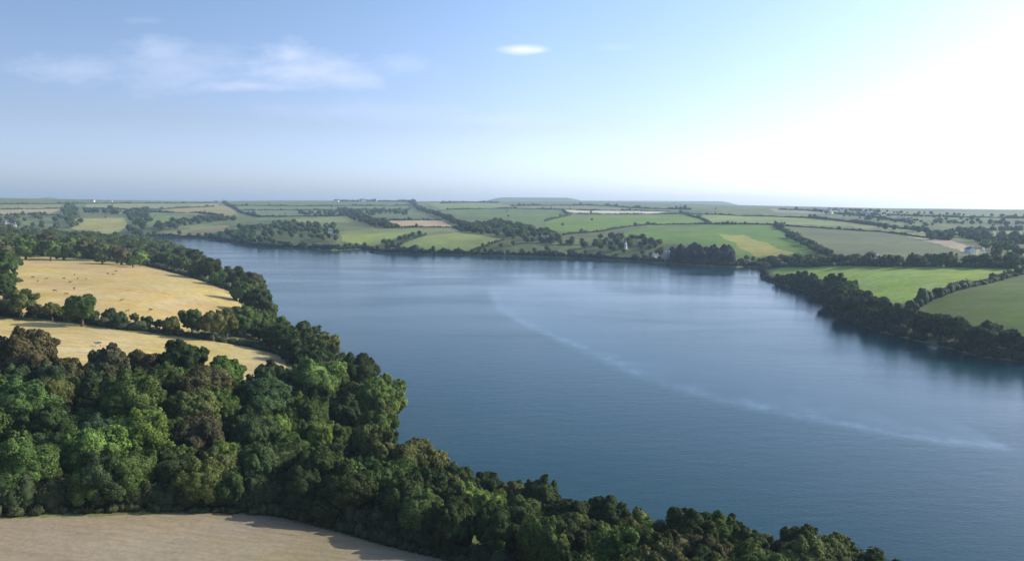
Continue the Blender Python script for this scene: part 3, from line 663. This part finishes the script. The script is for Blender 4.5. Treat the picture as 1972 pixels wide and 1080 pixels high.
# ------------------------------------------------------------------ hedges
def hedge(pts, w_, h_, label, col=(.045, .075, .03), world=None, det=1, step=None, gap=.06):
    rng = np.random.default_rng(int(pts[0][0]) + int(pts[-1][1])); Wp = np.array(world if world is not None else P(pts)); C, Rd = [], []; st = step or w_ * .55
    L_ = np.concatenate([[0], np.cumsum(np.hypot(*(Wp[1:] - Wp[:-1]).T))]); s = np.arange(0, L_[-1], st)
    if len(s) > 2600: s = np.linspace(0, L_[-1], 2600)
    x = np.interp(s, L_, Wp[:, 0]) + rng.normal(0, w_ * .12, len(s)); y = np.interp(s, L_, Wp[:, 1]) + rng.normal(0, w_ * .12, len(s))
    k = (sd(x, y) > .5) & (rng.uniform(0, 1, len(s)) > gap); x, y = x[k], y[k]
    if not len(x): return
    z = height(x, y); hh = h_ * rng.uniform(.6, 1.15, len(x)) * (1 + .3 * np.sin(s[k] / (h_ * 7)) + .2 * np.sin(s[k] / (h_ * 2.3)))
    big_ = rng.uniform(0, 1, len(x)) < (.07 if det < 5 else 0); hh = np.where(big_, hh * rng.uniform(1.3, 2.1, len(x)), hh)
    C = np.stack([x, y, z + hh * .42], -1); wd_ = w_ * rng.uniform(.32, .68, len(x)) * np.where(big_, 1.5, 1); Rd = np.stack([wd_, wd_, hh * .58], -1)
    v, f_, n_ = blobs(C, Rd, 2 if det > 1 else 1, rng, .2)
    m_ = 26 * det; idx = np.repeat(np.arange(len(C)), m_); ax_ = .1 if det < 5 else .25; dd = unit(rng.normal(0, 1, (len(idx), 3)) + [0, 0, .3])
    v2, f2, n2 = leaves(C[idx] + dd * Rd[idx] * rng.uniform(.85, 1.12 + ax_, (len(idx), 1)), dd, Rd[idx, 0] * rng.uniform(.12, .28, len(idx)) / det ** .2, rng)
    o = link('hedge', mesh_np('hedge', np.vstack([v, v2]), [(f_, 0), (f2 + len(v), 0)], mats=[BUSHM])); o.color = (*col, 1)
    tag(o, label, 'hedge', 'field hedges')
hedge([(-80,604),(0,608),(80,612),(160,622),(250,634),(340,645),(420,656),(520,676),(545,685)], 4.2, 3.2, 'dark hedge between the two golden stubble fields', (.05, .06, .026), det=3)
hedge([(40,492),(130,494),(260,507),(350,528),(440,558),(468,570)], 4, 3, 'dark hedge along the top of the upper stubble field', (.05, .055, .03), det=2)
hedge([(1760,597),(1785,580),(1870,552),(1948,532),(2100,508)], 5, 4, 'hedge between the two green fields on the right bank', det=2)
hedge([(1085,453),(1110,450),(1160,446),(1200,438),(1250,433),(1370,432),(1500,434)], 4, 3.2, 'long curved hedge under the hilltop field')
hedge([(1500,434),(1600,441),(1700,447),(1830,463)], 3.5, 2.6, 'hedge behind the brown green field')
hedge([(1492,436),(1520,450),(1560,472),(1600,492)], 6, 4.5, 'diagonal hedge beside the bright green slope')
hedge([(1310,410),(1345,420),(1370,431)], 5, 3.5, 'short diagonal hedge behind the long curved hedge')
hedge([(1050,426),(1075,420),(1100,414),(1090,411),(1083,404)], 5, 4, 'hedge left of the bright green hilltop field')
hedge([(1110,412),(1245,413),(1330,412),(1560,420)], 4, 3, 'hedge below the whitish strip')
hedge([(860,404),(980,402),(1083,404),(1290,407)], 5, 4, 'hedge above the broad mid green field')
hedge([(1560,420),(1700,436),(1790,446)], 6, 5, 'hedge above the long pale strip at right')
hedge([(1830,446),(1972,443),(2060,442)], 7, 6, 'hedge above the small pale field near the right edge')
hedge([(1860,459),(1940,464),(2040,478)], 7, 6, 'hedge below the small pale field near the right edge')
hedge([(1484,515),(1560,514),(1700,513),(1850,514),(1950,517)], 6, 4, 'thick hedge behind the light green field on the right bank')
hedge([(1620,412),(1760,416),(1860,419),(1972,421)], 7, 4, 'hedge across the far slope right of the village')
hedge([(1500,404),(1600,410),(1680,418),(1760,430)], 7, 4, 'hedge running down from the far village')
hedge([(735,483),(770,472),(800,459),(822,452)], 5, 4, 'diagonal hedge rising from the far shore')
hedge([(745,439),(875,438),(892,446)], 4, 3, 'hedge below the narrow tan field')
hedge([(750,424),(850,424)], 4, 3, 'hedge above the narrow tan field')
hedge([(905,487),(940,474),(970,462)], 4, 3, 'hedge right of the large light green shore field')
hedge([(430,390),(440,396),(465,410),(500,418)], 8, 6, 'dark hedge running down from the skyline left of centre')
hedge([(470,405),(590,405),(700,404),(790,404)], 6, 4, 'long hedge below the skyline left of centre')
hedge([(500,418),(590,417),(700,415)], 6, 4, 'hedge through the pastures left of centre')
hedge([(440,396),(600,397),(790,396)], 6, 4, 'higher hedge below the skyline left of centre')
hedge([(280,408),(330,410),(380,410),(430,416)], 7, 5, 'hedge through the olive field at far left')
hedge([(290,406),(330,402),(415,398)], 7, 5, 'upper hedge through the olive field at far left')
hedge([(0,404),(60,403),(125,402)], 6, 4, 'hedge above the tan field at the left edge')
hedge([(0,415),(60,414),(120,415)], 6, 5, 'hedge below the tan field at the left edge')
hedge([(160,402),(230,403),(280,404)], 6, 5, 'hedge at the foot of the pale far left pasture')
hedge([(650,388),(690,388),(730,388),(800,389)], 9, 9, 'tall hedge on the skyline left of centre')
hedge([(0,394),(130,393),(420,391)], 8, 5, 'hedge just under the far left skyline')
hedge([(850,392),(900,390),(960,391)], 8, 7, 'hedge just under the skyline at the centre')
hedge([(985,397),(1130,396),(1330,404)], 8, 6, 'hedge behind the whitish strip')
def shift(P_, m_):
    P_ = np.array(P_, float); o_ = []
    for k in range(len(P_)):
        t = P_[min(k + 1, len(P_) - 1)] - P_[max(k - 1, 0)]; t /= np.hypot(*t); o_.append(P_[k] + np.array([-t[1], t[0]]) * m_)
    return [tuple(q) for q in o_]
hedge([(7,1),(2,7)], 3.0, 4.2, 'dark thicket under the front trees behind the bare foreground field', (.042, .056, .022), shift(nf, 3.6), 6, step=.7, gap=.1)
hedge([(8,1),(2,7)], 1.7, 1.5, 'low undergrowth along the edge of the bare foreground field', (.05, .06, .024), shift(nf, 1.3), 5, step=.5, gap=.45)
# shore scrub on the visible banks
def off_shore(i0, i1, off):
    q = SHORE[i0:i1 + 1]; out = []
    for k in range(len(q)):
        t = q[min(k + 1, len(q) - 1)] - q[max(k - 1, 0)]; t /= np.hypot(*t); nrm = np.array([-t[1], t[0]])
        if sd(*(q[k] + nrm * off)) < 0: nrm = -nrm
        out.append(q[k] + nrm * off)
    return out
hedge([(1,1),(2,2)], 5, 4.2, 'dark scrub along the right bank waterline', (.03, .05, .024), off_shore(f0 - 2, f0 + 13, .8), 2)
hedge([(3,1),(2,9)], 6, 5, 'dark scrub along the far shore', (.03, .048, .026), off_shore(f0 + 13, f0 + len(FAR) - 1, 3), 1)  # leaf colour lowered to paint in the backlit shade of this bank
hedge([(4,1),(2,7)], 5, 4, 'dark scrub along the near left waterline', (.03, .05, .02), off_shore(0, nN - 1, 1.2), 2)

# ------------------------------------------------------------------ houses and towers
WALLM = plain('white_render', (.78, .76, .72), .7, .2, .05); STONE = plain('grey_stone', (.36, .35, .33), .9, .1, .2, 3)
SLATE = plain('slate', (.12, .12, .14), .6, .3, .2, 3); GLASS = plain('window_glass', (.03, .04, .05), .15, .5, .05); PAINT = plain('painted_door', (.16, .08, .05), .5, .3)
FRAME = plain('window_frame', (.7, .7, .68), .5, .3, .03)
def boxes(name, L, mat, parent=None):
    V_, F_ = [], []
    for x0, x1, y0, y1, z0, z1 in L:
        k = len(V_); V_ += [(x, y, z) for z in (z0, z1) for x, y in ((x0, y0), (x1, y0), (x1, y1), (x0, y1))]
        F_ += [[k + i for i in q] for q in ((0, 3, 2, 1), (4, 5, 6, 7), (0, 1, 5, 4), (1, 2, 6, 5), (2, 3, 7, 6), (3, 0, 4, 7))]
    return link(name, mesh_np(name, np.array(V_), [(np.array(F_), 0)], mats=[mat], smooth=False), parent)
def cottage():
    rt = bpy.data.objects.new('cottage', None); COL.objects.link(rt); a, b, h, t = 5.5, 3.2, 3.6, 2.4
    V_ = [(-a, -b, -1), (a, -b, -1), (a, b, -1), (-a, b, -1), (-a, -b, h), (a, -b, h), (a, b, h), (-a, b, h), (-a, 0, h + t), (a, 0, h + t)]
    me = bpy.data.meshes.new('wall'); me.from_pydata(V_, [], [(0, 1, 5, 4), (1, 2, 6, 9, 5), (2, 3, 7, 6), (3, 0, 4, 8, 7), (4, 5, 9, 8), (6, 7, 8, 9)]); me.materials.append(WALLM); link('wall', me, rt)
    e, th = .35, .18; r_ = []
    V_ = []
    for s in (-1, 1):
        for z in (0, th):
            V_ += [(-a - e, s * (b + e), h - .22 + z + .03), (a + e, s * (b + e), h - .22 + z + .03), (a + e, 0, h + t + z + .03), (-a - e, 0, h + t + z + .03)]
    F_ = []
    for k in (0, 8): F_ += [(k, k + 1, k + 2, k + 3), (k + 4, k + 5, k + 6, k + 7), (k, k + 1, k + 5, k + 4), (k + 1, k + 2, k + 6, k + 5), (k + 3, k, k + 4, k + 7)]
    me = bpy.data.meshes.new('roof'); me.from_pydata(V_, [], F_); me.materials.append(SLATE); ro = link('roof', me, rt)
    for s in (-1, 1): boxes('chimney', [(s * 4.6 - .4, s * 4.6 + .4, -.35, .35, h + t - .5, h + t + 1.3)], WALLM, ro)
    for s in (-1, 1):
        for x in (-3.4, 3.4) if s < 0 else (-3.4, 0, 3.4):
            wv_ = boxes('window', [(x - .6, x + .6, s * b - .06, s * b + .06, 1.0, 2.3)], GLASS, rt)
            boxes('frame', [(x - .72, x - .6, s * b - .09, s * b + .09, .9, 2.4), (x + .6, x + .72, s * b - .09, s * b + .09, .9, 2.4), (x - .6, x + .6, s * b - .09, s * b + .09, 2.3, 2.4), (x - .6, x + .6, s * b - .09, s * b + .09, .9, 1.0)], FRAME, wv_)
    boxes('door', [(-.5, .5, -b - .07, -b + .05, 0, 2.1)], PAINT, rt)
    return rt
def copy_tree(o, parent=None):
    c = o.copy(); COL.objects.link(c)
    if parent: c.parent = parent
    for ch in list(o.children): copy_tree(ch, c)
    return c
HS = [(1049,462,1.0,10,'white cottage in trees left of centre shore wood, left of a pair'),(1068,463,1.0,60,'white cottage in the same trees, right of the pair'),
 (1680,506,1.1,15,'pale cottage in the tree row behind the light green field'),(1893,484,.55,40,'white cottage among trees near the right edge'),(1915,486,.55,0,'larger pale cottage among trees near the right edge'),
 (1868,487,1,80,'gable end cottage left of the right edge trees'),(1940,480,1,20,'cottage furthest right among the trees'),(24,437,1.3,30,'pale farmhouse among trees at the left edge'),(8,433,1.1,-20,'small farmhouse at the extreme left edge'),
 (178,389,1.6,0,'left farmhouse of two on the far left skyline'),(212,390,1.6,15,'right farmhouse of two on the far left skyline'),(416,391,1.8,10,'farmhouse at the top of the dark hedge on the skyline'),
 (648,389,2.2,0,'leftmost white farm building on the skyline left of centre'),(700,388,2.2,20,'middle white farm building on the skyline left of centre'),(722,388,2.2,-10,'rightmost white farm building on the skyline left of centre'),
 (1585,409,1.3,10,'leftmost white house of the hazy far village'),(1600,412,1.2,50,'second house of the hazy far village'),(1622,410,1.4,20,'third house of the hazy far village'),(1645,413,1.2,70,'fourth house of the hazy far village'),
 (1668,416,1.3,0,'fifth house of the hazy far village'),(1700,420,1.2,30,'sixth house of the hazy far village'),(1735,424,1.2,10,'rightmost house of the hazy far village'),(1262,497,.8,30,'low house beside the dark pines at the shore'),
 (640,450,1.2,20,'cottage among trees on the far bank left of centre')]
proto = cottage()
for i, (px, py, s, rz, lb) in enumerate(HS):
    o = proto if i == 0 else copy_tree(proto); x, y = hit(px, py); o.location = (x, y, float(height(x, y))); o.scale = (s,) * 3; o.rotation_euler.z = R(rz)
    tag(o, lb, 'house', 'houses across the countryside')
def lathe(name, prof, mat, parent, n=14):
    v, f_ = tube([(0, 0, z + i * 1e-4) for i, (r_, z) in enumerate(prof)], [r_ for r_, z in prof], n)
    return link(name, mesh_np(name, np.array(v), [(np.array(f_), 0)], mats=[mat], smooth=False), parent)
rt = bpy.data.objects.new('white_tower', None); COL.objects.link(rt); x, y = hit(1205, 480); rt.location = (x, y, float(height(x, y)))
lathe('shaft', [(2.1, -1), (2.1, .6), (1.8, .7), (1.6, 6.5), (1.85, 6.6), (1.85, 7.0), (.01, 7.1)], WALLM, rt)
lathe('spire', [(1.2, 7.05), (.35, 9.5), (.14, 12), (.10, 16.5), (.01, 17)], WALLM, rt)
boxes('door', [(-.45, .45, -1.98, -1.6, .6, 2.4)], PAINT, rt); boxes('window', [(-.3, .3, -1.8, -1.4, 3.8, 4.8)], GLASS, rt)
tag(rt, 'slender white tower with a thin spire rising from the shore trees', 'tower')
rt = bpy.data.objects.new('stone_tower_house', None); COL.objects.link(rt); x, y = hit(1286, 500); x -= 3; y -= 4; rt.location = (x, y, float(height(x, y))); rt.rotation_euler.z = R(25)
boxes('wall', [(-2.6, 2.6, -2.3, 2.3, -1, 11)], STONE, rt)
for s, q in [(s, q) for s in (-1, 0, 1) for q in (-2.05, 2.05)]: boxes('merlon', [(s * 1.9 - .5, s * 1.9 + .5, q - .2, q + .2, 11, 12)], STONE, rt)
boxes('stair_turret', [(1.9, 3.2, -3.0, -1.6, -1, 13)], STONE, rt)
for z in (3.5, 7.2): boxes('window', [(-.35, .35, -2.33, -2.0, z, z + 1.3)], GLASS, rt)
tag(rt, 'pale grey stone tower at the left edge of the dark pines', 'tower')

# ------------------------------------------------------------------ cattle
def cow_mesh():
    vs = [(0, .75, 1.05), (0, .3, 1.0), (0, -.25, 1.0), (0, -.7, 1.08), (0, 1.05, 1.2), (0, 1.35, 1.15), (0, 1.62, .95)]
    rs = [.30, .36, .37, .30, .19, .16, .09]; es = [(0, 1), (1, 2), (2, 3), (0, 4), (4, 5), (5, 6)]
    for sx in (-1, 1):
        for yb, root, kn in ((.68, 0, .03), (-.68, 3, -.08)):
            k = len(vs); vs += [(sx * .17, yb, .78), (sx * .19, yb + kn, .42), (sx * .19, yb, .04)]; rs += [.14, .07, .06]; es += [(root, k), (k, k + 1), (k + 1, k + 2)]
        k = len(vs); vs += [(sx * .22, 1.33, 1.27)]; rs += [.04]; es += [(5, k)]
    k = len(vs); vs += [(0, -.98, 1.0), (0, -1.02, .5)]; rs += [.035, .03]; es += [(3, k), (k, k + 1)]
    me = bpy.data.meshes.new('cow_src'); me.from_pydata(vs, es, []); o = bpy.data.objects.new('cow_src', me); COL.objects.link(o)
    md = o.modifiers.new('s', 'SKIN')
    for v, r_ in zip(me.skin_vertices[0].data, rs): v.radius = (r_, r_)
    me.skin_vertices[0].data[2].use_root = True
    sb = o.modifiers.new('u', 'SUBSURF'); sb.levels = 1
    dg = bpy.context.evaluated_depsgraph_get(); m2 = bpy.data.meshes.new_from_object(o.evaluated_get(dg)); m2.name = 'cow'
    bpy.data.objects.remove(o); return m2
def hide(name, c1, c2):
    m, N, b, o = material(name); g_ = N.new('ShaderNodeTexCoord').outputs['Object']
    N.put(b.inputs['Base Color'], N.mix(N.maprange(N.noise(g_, 2.2, 1), .48, .52, 0, 1), (*c1, 1), (*c2, 1))); return m
cm1 = cow_mesh(); cm1.materials.clear(); cm1.materials.append(hide('brown_hide', (.20, .10, .06), (.24, .13, .08)))
cm2 = cm1.copy(); cm2.materials.clear(); cm2.materials.append(hide('pied_hide', (.02, .02, .02), (.75, .72, .68)))
CW = [(73,543),(89,539),(123,538),(144,531),(150,538),(166,539),(208,529),(218,530),(224,524),(128,568),(143,558),(234,580),(245,601),(290,599),(106,562),(64,536),(135,545)]
CW.sort()
for i, (px, py) in enumerate(CW):
    x, y = hit(px, py); o = link('cow', cm1, None, (x, y, float(height(x, y)))); o.rotation_euler.z = rnd.uniform(0, 6.28); o.scale = (.9,) * 3
    tag(o, f'brown cow on the upper stubble field, {ORD[i]} from the left', 'cow', 'cattle grazing the upper stubble field')
x, y = hit(190, 667); o = link('cow', cm2, None, (x, y, float(height(x, y)))); o.rotation_euler.z = R(80); o.scale = (1.25,) * 3
tag(o, 'black and white cow alone on the lower stubble field', 'cow')

# ------------------------------------------------------------------ haze
m = bpy.data.materials.new('haze_air'); m.use_nodes = True; N = Nodes(m.node_tree); N.n.clear()
o_ = N.new('ShaderNodeOutputMaterial'); pv = N.new('ShaderNodeVolumePrincipled'); pv.inputs['Color'].default_value = (.58, .77, 1, 1); pv.inputs['Density'].default_value = 1.0e-4; pv.inputs['Anisotropy'].default_value = .3
N.l.new(pv.outputs[0], o_.inputs['Volume'])
zt = max(float(Z.max()) + 22, CAMH + 8)
o = boxes('haze', [(-7700, 7700, -7700, 7700, -4.1, zt)], m); tag(o, 'pale blue summer haze over the valley', 'haze', kind='stuff')

# ------------------------------------------------------------------ output
vs = SC.view_settings; vs.view_transform = 'Standard'; vs.look = 'None'; vs.exposure = .35; vs.gamma = 1
SC.cycles.volume_bounces = 1; SC.cycles.max_bounces = 6; SC.cycles.diffuse_bounces = 2; SC.cycles.glossy_bounces = 2; SC.cycles.transmission_bounces = 2
SC.cycles.use_denoising = True
